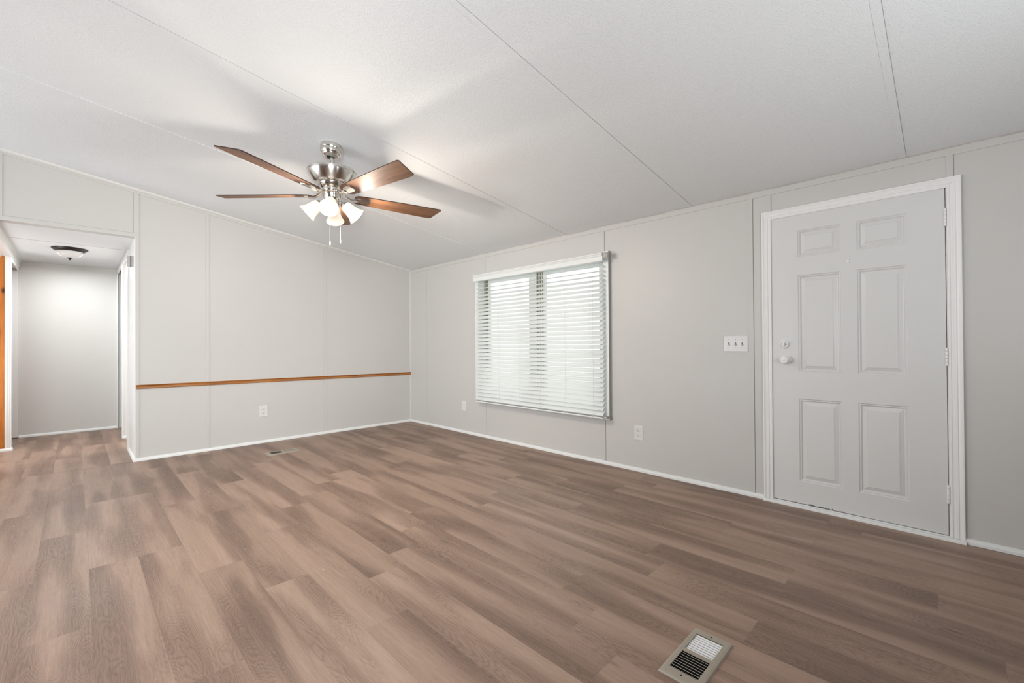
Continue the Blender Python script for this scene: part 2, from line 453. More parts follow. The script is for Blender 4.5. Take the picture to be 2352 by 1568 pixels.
# back wall (with the chair rail) and the header over the hallway opening
OX0, OX1, OZ = -.50, .405, 2.155
bm = B()
wall_poly(bm, [(OX1, -.02), (XR+.11, -.02), (XR+.11, ceil_z(XR+.11)+.03), (OX1, ceil_z(OX1)+.03)], 'y', YB, YB+.10)
wall_poly(bm, [(RIDGE, OZ), (OX1, OZ), (OX1, ceil_z(OX1)+.03), (RIDGE, ceil_z(RIDGE)+.03)], 'y', YB, YB+.10)
wall_poly(bm, [(-4.5, -.02), (RIDGE, -.02), (RIDGE, ceil_z(RIDGE)+.03), (-4.5, ceil_z(-4.5)+.03)], 'y', YB, YB+.10)
wb = struct(build('wall_back', bm, M_WALL), 'greige panelled end wall with an orange wooden rail', 'wall')
def bbat(name, par, x0, x1, z0, z1f, th=.004, mat=M_WALL, slope=True):
    bm = B()
    za = z1f(x0) if callable(z1f) else z1f; zb = z1f(x1) if callable(z1f) else z1f
    wall_poly(bm, [(x0, z0), (x1, z0), (x1, zb), (x0, za)], 'y', YB-th, YB+.001)
    return build(name, bm, mat, par)
top = lambda x: ceil_z(x)-.045
for x, w in ((.968, .028), (2.192, .028)):
    bbat('seam_batten', wb, x, x+w, .02, top)
    bbat('seam_crack', wb, x-.003, x, .02, top, .001, paint('seam_line', (.50, .47, .44), .6, 0))
bbat('seam_batten', wb, .392, .432, OZ+.034, top)
bbat('seam_batten', wb, .406, .432, .02, OZ+.034)
bbat('seam_crack', wb, .389, .392, OZ+.034, top, .001, M_CAULK)
bbat('seam_batten', wb, -.455, -.43, OZ+.034, top)
bbat('opening_trim', wb, OX0, .406, OZ-.001, OZ+.034, .005)
bbat('seam_crack', wb, OX0, .392, OZ+.034, OZ+.0365, .001, M_CAULK)
bm = B()   # sloped flat batten and the small cove under the ceiling
prism(bm, [(RIDGE, top(RIDGE)), (XR, top(XR)), (XR, ceil_z(XR)), (RIDGE, ceil_z(RIDGE))], lambda p, q, t: (p, t, q), YB-.005, YB+.001)
struct(build('trim_2', bm, M_WALL), 'flat greige batten following the slope above the end wall', 'trim')
bm = B(); prof = [(0, 0), (-.022, 0), (-.020, -.008), (-.012, -.017), (-.004, -.021), (0, -.021)]
prism(bm, prof, lambda p, q, t: (t, YB-.004+p, ceil_z(t)+q-.0005), RIDGE, XR)
struct(build('trim_3', bm, M_COVE), 'slim pale cove strip between end wall and ceiling', 'trim')
bm = B(); prism(bm, [(0, 0), (-.018, 0), (-.015, -.010), (-.010, -.015), (0, -.018)], lambda p, q, t: (XR+p, YB+q, t), .02, ZC-.002)
struct(build('trim_4', bm, M_WALL), 'greige quarter round standing in the room corner', 'trim')

# remaining shell of the open living area, behind the photographer
bm = B(); wall_poly(bm, [(-4.5, -.02), (XR+.11, -.02), (XR+.11, ceil_z(XR+.11)+.03), (RIDGE, ceil_z(RIDGE)+.03), (-4.5, ceil_z(-4.5)+.03)], 'y', -2.3, -2.2)
struct(build('wall_front', bm, M_WALL), 'greige wall behind the photographer', 'wall')
bm = B(); box(bm, -4.5, -4.4, -2.3, YB+.1, -.02, ceil_z(-4.4)+.03)
struct(build('wall_left', bm, M_WALL), 'greige wall on the far side of the home', 'wall')

# ------------------------------------------------------------------ hallway
bm = B()
wall_poly(bm, [(-1.30, -.02), (2.0, -.02), (2.0, 2.2), (-1.30, 2.2)], 'y', 8.0, 8.1)
struct(build('wall_hall_end', bm, M_HALL), 'greige wall closing the end of the hallway', 'wall')
bm = B()
box(bm, -1.3, -.534, 7.10, 7.14, -.02, 2.155)
hp = struct(build('wall_pine', bm, M_PINE), 'knotty orange pine wall beside the hallway', 'wall')
bm = B(); box(bm, -1.36, -1.3, YB+.1, 8.1, -.02, 2.2); struct(build('wall_nook', bm, M_WHITE), 'white wall of the side room', 'wall')
bm = B(); box(bm, -1.3, -.56, 7.0, 7.10, 2.06, 2.155); box(bm, -.56, -.48, YB+.1, 8.0, 2.075, 2.155)
prism(bm, [(0, 0), (.012, 0), (.010, -.014), (.004, -.018), (0, -.022)], lambda p, q, t: (-.48+p, t, 2.155+q), YB+.1, 8.0)
struct(build('trim_5', bm, M_WHITE), 'white beam along the top of the hallway', 'trim')
# doorway in the left hall wall: stub end, casing, jamb
bm = B()
box(bm, -.534, -.500, 7.098, 7.14, 0, 2.075); box(bm, -.500, -.488, 7.10, 7.15, 0, 2.075, bev=.003)
box(bm, -.500, -.488, 7.15, 7.97, 2.03, 2.075); box(bm, -.56, -.50, 7.14, 7.97, 2.055, 2.075)
box(bm, -.534, -.520, 7.090, 7.10, 0, 2.075, bev=.002)
struct(build('door_2', bm, M_WHITE), 'white casing of the doorway in the hallway beside the pine wall', 'door frame')
bm = B(); box(bm, -.90, -.495, 7.965, 7.998, .012, 2.05, bev=.002); box(bm, -.60, -.535, 7.960, 7.966, .2, 1.95, bev=.002)
leaf = struct(build('door_3', bm, M_WHITE), 'open white door leaf at the end of the hallway by the pine wall', 'door')
bm = B(); box(bm, -.505, -.485, 7.14, 7.97, 0, .004)
struct(build('trim_6', bm, paint('threshold_strip', (.22, .18, .16), .5, 0)), 'dark threshold strip across the doorway beside the pine wall', 'threshold')
# right hall wall
bm = B(); HX = .405
box(bm, HX, HX+.09, YB+.1, 6.25, -.02, 2.155)
box(bm, HX, HX+.09, 7.03, 7.07, -.02, 2.155)
box(bm, HX, HX+.09, 6.25, 7.03, 2.13, 2.155); box(bm, HX, HX+.09, 7.07, 8.0, 2.13, 2.155)
box(bm, HX+.09, 1.9, 7.03, 7.10, -.02, 2.155); box(bm, 1.9, 2.0, YB+.1, 8.0, -.02, 2.155)
wh = struct(build('wall_hall_side', bm, M_WHITE), 'white painted side wall of the hallway with two doorways', 'wall')
bm = B()   # white end face and casings of the first doorway
box(bm, HX-.006, HX+.002, YB+.0, YB+.035, 0.02, OZ-.002, bev=.002)
box(bm, HX-.014, HX+.002, 6.17, 6.25, 0, 2.14, bev=.004); box(bm, HX-.018, HX, 6.235, 6.25, 0, 2.14, bev=.002)
box(bm, HX-.012, HX+.002, 6.25, 7.02, 2.075, 2.14, bev=.003)
box(bm, HX-.012, HX+.002, 7.02, 7.08, 0, 2.14, bev=.004)
box(bm, HX, HX+.09, 6.245, 6.262, 0, 2.12)
struct(build('door_4', bm, M_WHITE), 'white casing of the nearer doorway on the hinge side of the hallway', 'door frame')
bm = B(); box(bm, HX-.012, HX+.002, 7.08, 7.95, 2.075, 2.14, bev=.003); box(bm, HX-.004, HX+.10, 7.985, 7.999, 0, 2.12)
box(bm, HX+.012, HX+.02, 7.975, 7.999, 0, 2.10); box(bm, HX-.012, HX+.002, 7.94, 7.999, 0, 2.14, bev=.004)
struct(build('door_5', bm, M_WHITE), 'white casing of the farther doorway at the end of the hallway', 'door frame')
# steel hinge on the white end face
hg = empty('loose_hinge', (HX-.001, 5.70, 1.94)); tag(hg, 'bare steel hinge standing out from the white hallway jamb near the top', 'hinge')
M_HG = paint('old_hinge_steel', (.50, .47, .44), .35, .1); M_KN = paint('knuckle_tarnish', (.16, .145, .135), .4, 0)
bm = B(); box(bm, -.017, .001, -.0015, .0015, -.055, .055, bev=.0006); build('hinge_leaf', bm, M_HG, hg)
bm = B(); box(bm, -.048, -.025, -.0015, .0015, -.055, .055, bev=.0006); build('hinge_leaf', bm, M_HG, hg)
bm = B(); lathe(bm, [(0, -.057), (.0045, -.057), (.0045, .057), (0, .057)], 16, Matrix.Translation((-.021, -.002, 0)))
build('knuckle', bm, M_KN, hg, 'auto')
# strike plate
bm = B(); box(bm, HX-.003, HX+.001, 5.80, 5.83, 1.20, 1.34, bev=.001)
tag(build('strike_plate', bm, M_WHITE), 'painted white strike plate half way up the hallway jamb', 'strike plate')

# ------------------------------------------------------------------ base trim (quarter round)
def quarter(name, path, label, h=.030, d=.018, seed=0):
    """path: list of (x,y) floor points; room side is to the left of travel"""
    bm = B(); prof = [(0, 0), (d, 0), (d*.97, h*.45), (d*.72, h*.78), (d*.35, h*.96), (0, h)]
    pts = [Vector((x, y, 0)) for x, y in path]; rings = []
    for i, p in enumerate(pts):
        ds = []
        if i > 0: ds.append((p-pts[i-1]).normalized())
        if i < len(pts)-1: ds.append((pts[i+1]-p).normalized())
        ns = [Vector((-t.y, t.x, 0)) for t in ds]; n = sum(ns, Vector()).normalized(); k = 1/max(.3, n.dot(ns[0]))
        rings.append([bm.verts.new(p+n*a*k+Vector((0, 0, b))) for a, b in prof])
    for a, b in zip(rings, rings[1:]):
        for i in range(len(prof)):
            j = (i+1) % len(prof); bm.faces.new((a[i], a[j], b[j], b[i]))
    bm.faces.new(rings[0]); bm.faces.new(rings[-1][::-1])
    return struct(build(name, bm, M_WHITE), label, 'baseboard')
quarter('baseboard_right', [(XR, .93), (XR, YB-.001)], 'thin white quarter round along the foot of the window wall')
quarter('baseboard_right_end', [(XR, -2.2), (XR, -.052)], 'thin white quarter round beyond the hinge side of the door')
quarter('baseboard_back', [(XR-.001, YB), (OX1, YB), (OX1, 6.17)], 'thin white quarter round along the end wall and round its corner')
quarter('baseboard_hall', [(.40, 8.0), (-.49, 8.0)], 'thin white quarter round at the end of the hallway')
quarter('baseboard_pine', [(-.495, 7.16), (-.495, 7.085), (-1.3, 7.085)], 'thin white quarter round under the pine wall')
quarter('baseboard_bedroom', [(1.9, 7.03), (HX-.012, 7.03)], 'white quarter round inside the nearer hallway doorway')

# ------------------------------------------------------------------ chair rail
bm = B()
prof = [(0, -.019), (-.012, -.019), (-.017, -.014), (-.017, .004), (-.013, .007), (-.011, .009), (-.015, .012), (-.018, .016), (-.016, .019), (0, .019)]
prism(bm, prof, lambda p, q, t: (t, YB+p, .713+q-(t-.408)*.0076), OX1+.002, XR-.001)
tag(build('chair_rail', bm, M_RAIL), 'orange stained oak chair rail running across the grey end wall', 'rail')

# ------------------------------------------------------------------ entry door
door = struct(empty('door_1', (XR, .4445, 0)), 'white six panel entry door in a white casing', 'door')
door_m = Matrix.Translation((-XR, -.4445, 0))
def dpart(name, bm, mat, par=door, smooth=False, local=False):
    if not local: bmesh.ops.transform(bm, matrix=door_m, verts=bm.verts[:])
    return build(name, bm, mat, par, smooth)
sy0, sy1, sz0, sz1 = .0125, .873, .024, 1.958
xf = XR-.002
ycuts = [sy0, .171, .402, .484, .717, sy1]; zcuts = [sz0, .172, .7235, .902, 1.551, 1.675, 1.852, sz1]
bm = B()
def quad(bm, pts): bm.faces.new([bm.verts.new(p) for p in pts])
def ring(bm, A, Bp):
    for i in range(4):
        j = (i+1) % 4; quad(bm, (A[i], A[j], Bp[j], Bp[i]))
def rect(y0, y1, z0, z1, d, o): return [(xf+d, y0+o, z0+o), (xf+d, y1-o, z0+o), (xf+d, y1-o, z1-o), (xf+d, y0+o, z1-o)]
for i in range(5):
    for j in range(7):
        y0, y1, z0, z1 = ycuts[i], ycuts[i+1], zcuts[j], zcuts[j+1]
        if i in (1, 3) and j in (1, 3, 5):
            seq = [(0, 0), (.0030, .0015), (.0055, .006), (.0040, .010), (.0060, .013), (.0115, .0165), (.0120, .020), (.0040, .041), (.0022, .0425)]
            loops = [rect(y0, y1, z0, z1, d, o) for d, o in seq]
            for a, b in zip(loops, loops[1:]): ring(bm, a, b)
            quad(bm, loops[-1])
        else: quad(bm, rect(y0, y1, z0, z1, 0, 0))
A = rect(sy0, sy1, sz0, sz1, 0, 0); Bk = rect(sy0, sy1, sz0, sz1, .044, 0); ring(bm, A, Bk); quad(bm, Bk)
bmesh.ops.remove_doubles(bm, verts=bm.verts[:], dist=1e-5)
# keep world yz in the mesh for the chipped paint, shift only x (object space below is relative to y=0)
slab = build('door_slab', bm, M_DOOR, door); slab.location = (-XR, -.4445, 0)
# casing: colonial profile, (distance out from the opening, projection from the wall)
cp = [(0, 0), (0, .010), (.004, .012), (.009, .012), (.012, .009), (.018, .009), (.022, .013), (.032, .014), (.036, .011), (.042, .013), (.050, .018), (.056, .018), (.057, 0)]
cy0, cy1, cz = .0035, .8735, 1.957
path = [(cy0, 0.004, (-1, 0)), (cy0, cz, (-1, 1)), (cy1, cz, (1, 1)), (cy1, 0.004, (1, 0))]
bm = B(); rings = []
for y, z, (ny, nz) in path: rings.append([bm.verts.new((XR-d, y+ny*o, z+nz*o)) for o, d in cp])
for a, b in zip(rings, rings[1:]):
    for i in range(len(cp)):
        j = (i+1) % len(cp); bm.faces.new((a[i], a[j], b[j], b[i]))
bm.faces.new(rings[0]); bm.faces.new(rings[-1][::-1])
dpart('door_casing', bm, M_TRIM)
bm = B()
box(bm, XR+.0, XR+.10, -.004, .0085, 0, cz+.012); box(bm, XR+.0, XR+.10, cy1+.002, cy1+.013, 0, cz+.012); box(bm, XR, XR+.10, .004, cy1+.004, cz+.003, cz+.014)
box(bm, XR+.045, XR+.10, .006, .02, 0, cz); box(bm, XR+.045, XR+.10, cy1-.01, cy1+.002, 0, cz)
dpart('door_jamb', bm, M_TRIM)
bm = B(); box(bm, XR-.022, XR+.10, -.0, .876, 0, .014, bev=.002); box(bm, XR-.004, XR+.10, .004, .875, .013, .020, bev=.001)
prism(bm, [(0, 0), (.018, 0), (.017, .010), (.010, .015), (0, .016)], lambda p, q, t: (XR-.018-p, t, q), -.056, .934)
dpart('threshold', bm, M_WHITE)
for z in (1.795, 1.015, .252):
    bm = B()
    for k in range(5):
        lathe(bm, [(0, 0), (.0062, 0), (.0070, .002), (.0070, .0175), (.0062, .0195), (0, .0195)], 14, Matrix.Translation((XR-.007, .011, z-.05+k*.020)))
    box(bm, XR-.004, XR-.0005, .004, .018, z-.05, z+.05)
    dpart('hinge', bm, M_TRIM, smooth='auto')
# deadbolt: rose + thumb turn
db = empty('deadbolt', (0, 0, 0)); db.parent = door; db.location = (-.002, .799-.4445, 1.090)
rx = Matrix.Rotation(-pi/2, 4, 'Y')     # lathe z -> -x
bm = B(); lathe(bm, [(0, .011), (.018, .011), (.022, .0135), (.0265, .012), (.029, .006), (.0305, 0)], 36, rx); build('rose', bm, M_TRIM, db, 'auto')
bm = B(); lathe(bm, [(0, .019), (.0075, .018), (.0085, .010)], 20, rx)
box(bm, -.030, -.012, -.0035, .0035, -.017, .013, bev=.0015, mtx=Matrix.Rotation(R(12), 4, 'X')); build('thumb_turn', bm, M_TRIM, db)
bm = B(); lathe(bm, [(0, .0125), (.0028, .0125), (.0028, .011)], 12, Matrix.Translation((0, -.013, -.002)) @ rx); build('screw_hole', bm, M_DARK, db)
# knob
kn = empty('door_knob', (0, 0, 0)); kn.parent = door; kn.location = (-.002, .789-.4445, .983)
bm = B(); lathe(bm, [(.012, .014), (.022, .013), (.027, .009), (.031, .004), (.032, 0)], 36, rx); build('rose', bm, M_TRIM, kn, 'auto')
bm = B(); lathe(bm, [(.012, .008), (.0115, .030), (.014, .034), (.0215, .042), (.0245, .050), (.0245, .056), (.022, .060), (.017, .0615), (.015, .060), (0, .060)], 36, rx); build('knob', bm, M_TRIM, kn, 'auto')
bm = B(); box(bm, -.066, -.060, -.009, .009, -.0028, .0028, bev=.001); build('lock_button', bm, M_TRIM, kn)
bm = B(); lathe(bm, [(0, .002), (.004, .002), (.004, 0)], 12, Matrix.Translation((-.020, -.0115, .002)) @ Matrix.Rotation(pi/2, 4, 'X')); build('key_slot', bm, M_DARK, kn)
bm = B(); lathe(bm, [(0, .002), (.004, .002), (.0045, .0045), (.008, .0045), (.0105, .002), (.011, 0)], 24, Matrix.Translation((-.002, .446-.4445, 1.609)) @ rx); build('peephole', bm, M_TRIM, door, 'auto')

# ------------------------------------------------------------------ electrical plates
def plate_mesh(bm, w, h, t=.0055):
    # bevelled plate in local frame: x out of wall, y width, z height
    A = [(0, -w/2, -h/2), (0, w/2, -h/2), (0, w/2, h/2), (0, -w/2, h/2)]
    o = .004; Bp = [(t, -w/2+o, -h/2+o), (t, w/2-o, -h/2+o), (t, w/2-o, h/2-o), (t, -w/2+o, h/2-o)]
    mid = [(t*.6, y*(1-.0006/w), z*(1-.0006/h)) for _, y, z in A]
    ring(bm, A, mid); ring(bm, mid, Bp); quad(bm, Bp); quad(bm, A)
    bmesh.ops.remove_doubles(bm, verts=bm.verts[:], dist=1e-6)
def outlet(loc, rotz, mat, label, w=.083, h=.125, dark=True):
    t = tag(empty('wall_outlet', loc, (0, 0, rotz)), label, 'outlet', 'duplex outlets low on the walls')
    bm = B(); plate_mesh(bm, w, h); build('faceplate', bm, mat, t)
    for dz in (.021, -.021):
        bm = B()
        pr = []
        for k in range(28):
            a = 2*pi*k/28; y = .0175*math.cos(a); z = max(-.0145, min(.0145, .0175*math.sin(a))); pr.append((y, z))
        prism(bm, pr, lambda p, q, s: (s, p, q+dz), .004, .0072)
        rc = build('receptacle', bm, mat, t)
        bm = B(); md = M_DARK if dark else mat
        box(bm, .0068, .0076, -.0078, -.0052, dz-.002, dz+.007); box(bm, .0068, .0076, .0052, .0078, dz-.0005, dz+.0065)
        lathe(bm, [(0, .0076), (.0027, .0076), (.0027, .0068)], 12, Matrix.Translation((0, 0, dz-.008)) @ Matrix.Rotation(pi/2, 4, 'Y'))
        build('slots', bm, md, rc)
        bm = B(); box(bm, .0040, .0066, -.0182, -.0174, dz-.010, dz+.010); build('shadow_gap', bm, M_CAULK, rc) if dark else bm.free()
    bm = B(); lathe(bm, [(0, .0072), (.002, .0070), (.0028, .0055)], 12, Matrix.Rotation(pi/2, 4, 'Y')); build('screw', bm, mat, t)
    return t
outlet((XR, 1.9015, .3285), pi, M_PLATE, 'white duplex outlet on the wall between the window and the door')
outlet((XR, 4.298, .335), pi, paint('plate_far_white', (.74, .73, .70), .3, 0), 'small white outlet with clogged slots in the corner beside the window', dark=False)
outlet((1.512, YB, .359), -pi/2, M_PLATE, 'white duplex outlet under the orange rail on the end wall')
sw = tag(empty('light_switch_plate', (XR, 1.111, 1.095), (0, 0, pi)), 'painted over triple toggle switch plate beside the entry door', 'light switch')
bm = B(); plate_mesh(bm, .171, .121, .007); build('faceplate', bm, M_PLATEP, sw)
for dy in (-.046, 0, .046):
    bm = B(); box(bm, .0068, .0074, dy-.0055, dy+.0055, -.013, .013); tg = build('toggle_frame', bm, M_PLATEP, sw)
    bm = B(); box(bm, -.004, .0, -.0042, .0042, -.0045, .012)
    bmesh.ops.transform(bm, matrix=Matrix.Translation((.0078, dy, -.008)), verts=bm.verts[:])
    box(bm, .0070, .0078, dy-.0045, dy+.0045, .001, .0115); build('toggle_slot', bm, paint('toggle_slot_grey', (.36, .34, .31), .6, 0), tg)  # grey fill in the toggle slot
    bm = B(); box(bm, 0, .014, -.0038, .0038, -.005, .005, bev=.0012, mtx=Matrix.Translation((.004, dy, -.003)) @ Matrix.Rotation(R(28), 4, 'Y')); build('toggle', bm, M_PLATEP, sw)
    for dz in (.030, -.030):
        bm = B(); lathe(bm, [(0, .0078), (.002, .0078), (.003, .0066)], 12, Matrix.Translation((0, dy, dz)) @ Matrix.Rotation(pi/2, 4, 'Y')); build('screw', bm, paint('screw_grey', (.36, .35, .33), .5, 0), sw)

# ------------------------------------------------------------------ window
win = struct(empty('window_1', (XR, 3.1, WZ0)), 'white framed two sash window behind the blind', 'window')
def wpart(name, boxes, mat, par=win, bev=0):
    bm = B()
    for bx in boxes: box(bm, *bx, bev=bev)
    bmesh.ops.transform(bm, matrix=Matrix.Translation((-XR, -3.1, -WZ0)), verts=bm.verts[:])
    return build(name, bm, mat, par)
fx0, fx1 = XR-.035, XR+.0
wpart('window_frame', [(fx0, fx1, 2.172, 2.225, .410, 1.940), (fx0, fx1, 3.975, 4.03, .437, 1.928), (fx0, fx1, 2.225, 3.975, 1.872, 1.928), (fx0, fx1, 2.225, 3.975, .437, .475)], M_VINYL)
wpart('frame_side_shade', [(fx0+.001, fx1-.0005, 2.1705, 2.1722, .408, 1.941)], paint('frame_shade_grey', (.34, .32, .30), .5, 0))  # grey strip paints shade onto the side face of the frame
wpart('window_reveal', [(XR, XR+.11, 2.215, 2.23, WZ0, WZ1), (XR, XR+.11, 3.985, 4.0, WZ0, WZ1), (XR, XR+.11, 2.23, 3.985, WZ0, WZ0+.012), (XR, XR+.11, 2.23, 3.985, WZ1-.012, WZ1)], M_VINYL)
gx = XR+.06
zb, ztp = WZ0+.012, WZ1-.012
for y0, y1, name in ((2.325, 2.987, 'sash'), (3.224, 3.858, 'sash')):
    f = wpart('sash', [(gx-.012, gx+.012, y0-.045, y0, zb, ztp), (gx-.012, gx+.012, y1, y1+.03, zb, ztp), (gx-.012, gx+.012, y0, y1, zb, zb+.04), (gx-.012, gx+.012, y0, y1, ztp-.035, ztp)], M_VINYL)
    wpart('pane', [(gx-.002, gx+.002, y0, y1, zb+.04, ztp-.035)], M_GLASS, f)
wpart('mullion', [(gx-.02, gx+.02, 3.112, 3.18, zb, ztp), (gx-.02, gx+.02, 2.230, 2.281, zb, ztp), (gx-.02, gx+.02, 3.968, 3.986, zb, ztp)], M_VINYL)
wpart('olive_gap_strip', [(gx-.006, gx+.03, 3.018, 3.112, zb, ztp), (gx-.006, gx+.03, 3.889, 3.968, zb, ztp)], M_OLIVE)  # olive strips added in place of the dark view through the gaps
wpart('sash_rib', [(gx-.014, gx-.004, 3.040, 3.048, zb, ztp), (gx-.014, gx-.004, 3.074, 3.082, zb, ztp), (gx-.014, gx-.004, 3.945, 3.951, zb, ztp)], M_VINYL)

# ------------------------------------------------------------------ blind
BX = 3.373; BY0, BY1 = 2.207, 3.962
bl = tag(empty('window_blind', (BX, (BY0+BY1)/2, .43)), 'white faux wood horizontal blind half closed over the window', 'blind')
bl_m = Matrix.Translation((-BX, -(BY0+BY1)/2, -.43))
def bpart(name, bm, mat, par=bl, smooth=False):
    bmesh.ops.transform(bm, matrix=bl_m, verts=bm.verts[:]); return build(name, bm, mat, par, smooth)
bm = B(); box(bm, 3.345, 3.400, BY0+.01, BY1-.01, 1.868, 1.912, bev=.002); bpart('headrail', bm, M_BLIND)
bm = B(); vp = [(3.340, 1.842), (3.333, 1.842), (3.330, 1.850), (3.330, 1.885), (3.324, 1.893), (3.324, 1.898), (3.317, 1.906), (3.316, 1.914), (3.325, 1.915), (3.340, 1.905)]
prism(bm, vp, lambda p, q, t: (p, t, q), 2.188, 3.985); bpart('valance', bm, M_BLIND)
for y in (2.78, 3.32, 3.93):
    bm = B(); box(bm, 3.325, 3.345, y-.018, y+.018, 1.913, 1.917); bpart('valance_clip', bm, M_CAULK)
bm = B(); box(bm, 3.334, 3.337, 2.142, 2.189, 1.866, 1.915); box(bm, 3.337, 3.352, 2.142, 2.145, 1.866, 1.915); box(bm, 3.337, 3.352, 2.145, 2.215, 1.912, 1.915)
bpart('bracket', bm, paint('bracket_nickel', (.42, .40, .34), .35, .2, 90, .0006, .15))
for (dy, dz) in ((.010, .010), (.010, .038), (.037, .012)):
    bm = B(); lathe(bm, [(0, .0006), (.0028, .0006), (.0028, 0)], 10, Matrix.Translation((3.3338, 2.142+dy, 1.866+dz)) @ rx)
    bpart('bracket_hole', bm, M_DARK, bl)
NS = 33; ZT, ZBt = 1.846, .470
cords_y = [3.870, 3.566, 3.254, 2.950, 2.630, 2.307]
rng = random.Random(5)
zs = [ZT-(ZT-ZBt)*i/(NS-1) for i in range(NS)]
def tilt_at(i):
    t = [10, 14, 19, 25, 31, 34, 36, 38, 40, 41, 42]
    return t[i] if i < len(t) else 43
for i, z in enumerate(zs):
    a = R(tilt_at(i)+rng.uniform(-1.4, 1.4)); w = .025
    # crown slat: low edge to the room (-x), high edge to the glass
    pr = []
    for s in range(7):
        q = -1+2*s/6; pr.append((q*w, .0022*(1-q*q)+.0014))
    for s in range(6, -1, -1):
        q = -1+2*s/6; pr.append((q*w, .0022*(1-q*q)-.0014))
    ca, sa = math.cos(a), math.sin(a); tl = rng.uniform(-.0012, .0012)
    bm = B(); prism(bm, [(p*ca-q*sa, p*sa+q*ca) for p, q in pr], lambda p, q, t: (BX+p, t, z+q+tl*(t-3.1)), BY0, BY1)
    bpart('slat', bm, M_BLIND)
for k, z in enumerate((.452, .446)):
    bm = B(); box(bm, BX-.025, BX+.025, BY0, BY1, z-.0014, z+.0014, bev=.0006); bpart('slat', bm, M_BLIND)
bm = B(); box(bm, BX-.0265, BX+.0245, BY0-.003, BY1+.012, .424, .438, bev=.003); bpart('bottom_rail', bm, M_BLIND)
for y in cords_y:
    bm = B()
    tube(bm, [(BX-.0215, y, 1.87), (BX-.0200, y, .436)], .0009, 6); tube(bm, [(BX+.0225, y, 1.87), (BX+.020, y, .436)], .0009, 6)
    for z, i in zip(zs, range(NS)):
        a = R(tilt_at(i)); tube(bm, [(BX-.024*math.cos(a)*.9, y, z-.024*math.sin(a)-.003), (BX+.024*math.cos(a)*.9, y, z+.024*math.sin(a)-.003)], .0006, 4)
    bpart('ladder_cord', bm, M_CORD)
    bm = B(); tube(bm, [(BX-.0275, y, .446), (BX-.0275, y, .420)], .003, 8); tube(bm, [(BX-.0275, y+.012, .438), (BX-.0275, y+.002, .424)], .002, 6); bpart('cord_button', bm, M_CORD)
bm = B(); tube(bm, [(3.336, 2.327, 1.86), (3.334, 2.327, 1.50), (3.336, 2.329, .95)], .0011, 6); bpart('lift_cord', bm, M_CORD)
bm = B(); tube(bm, [(3.336, 3.792, 1.86), (3.335, 3.80, 1.46)], .0012, 6); bpart('lift_cord', bm, M_CORD)
bm = B(); box(bm, BX-.012, fx0, 2.176, 2.205, .428, .446, bev=.001); box(bm, 3.395, XR, 2.165, 2.195, .41, .437); bpart('hold_down_bracket', bm, M_STEEL)

# ------------------------------------------------------------------ floor registers
def make_register(pale=True):
    t = empty('floor_register', (1.5385, .6335, 0))
    Lx, Wy, H = .1515, .0705, .009; sx, sy = .0085, .010
    bx0, bx1 = -.115, .115; by = .0475; m0, m1 = -.009, .009
    bm = B()
    T = lambda x, y, z=H: (x, y, z)
    # top face with two openings as strips
    xs = [-Lx+sx, bx0, m0, m1, bx1, Lx-sx]; ys = [-Wy+sy, -by, by, Wy-sy]
    for i in range(5):
        for j in range(3):
            if j == 1 and i in (1, 3): continue
            quad(bm, (T(xs[i], ys[j]), T(xs[i+1], ys[j]), T(xs[i+1], ys[j+1]), T(xs[i], ys[j+1])))
    A = [T(xs[0], ys[0]), T(xs[-1], ys[0]), T(xs[-1], ys[-1]), T(xs[0], ys[-1])]
    Bm = [(-Lx+.002, -Wy+.003, .006), (Lx-.002, -Wy+.003, .006), (Lx-.002, Wy-.003, .006), (-Lx+.002, Wy-.003, .006)]
    C = [(-Lx, -Wy, .0), (Lx, -Wy, .0), (Lx, Wy, .0), (-Lx, Wy, .0)]
    ring(bm, A, Bm); ring(bm, Bm, C)
    for x0, x1 in ((bx0, m0), (m1, bx1)):
        up_ = [T(x0, -by), T(x1, -by), T(x1, by), T(x0, by)]; dn = [(x, y, H-.0025) for x, y, _ in up_]; ring(bm, up_, dn)
    bmesh.ops.remove_doubles(bm, verts=bm.verts[:], dist=1e-6)
    build('register_frame', bm, M_REG, t, 'auto')
    bm = B(); box(bm, bx0-.004, bx1+.004, -by-.004, by+.004, .0005, .0012); build('duct_opening', bm, M_DUCT, t)
    n = 8
    for bank, (x0, x1) in enumerate(((bx0, m0), (m1, bx1))):
        for k in range(n):
            cx = x0+(x1-x0)*(k+.5)/n
            ang = R(33) if bank else R(142)
            hw = .0036 if bank else .0040
            if bank: cz = H-.0040
            else: cz = H-.0030
            dx, dz = math.cos(ang)*hw, math.sin(ang)*hw*(.95 if bank else .8)
            bm = B()
            n_ = Vector((-dz, 0, dx)).normalized()*.0005
            P0, P1 = Vector((cx-dx, 0, cz-dz)), Vector((cx+dx, 0, cz+dz))
            q = [P0-n_, P1-n_, P1+n_, P0+n_]
            prism(bm, [(v.x, v.z) for v in q], lambda p, s, y: (p, y, s), -by+.0005, by-.0005)
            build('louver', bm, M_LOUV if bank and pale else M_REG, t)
    for x in (-Lx+.022, Lx-.022):
        bm = B(); lathe(bm, [(0, H+.0014), (.0025, H+.0012), (.0038, H+.0003), (.0038, H-.001)], 16, Matrix.Translation((x, 0, 0))); build('screw', bm, M_DARK, t, 'auto')
    return t
reg = tag(make_register(), 'taupe metal floor register close to the camera, one louver bank painted with white window glare', 'vent', 'floor registers')
reg2 = tag(make_register(False), 'taupe metal floor register beside the end wall under the outlet', 'vent', 'floor registers')
reg2.location = (1.516, 4.885, 0)

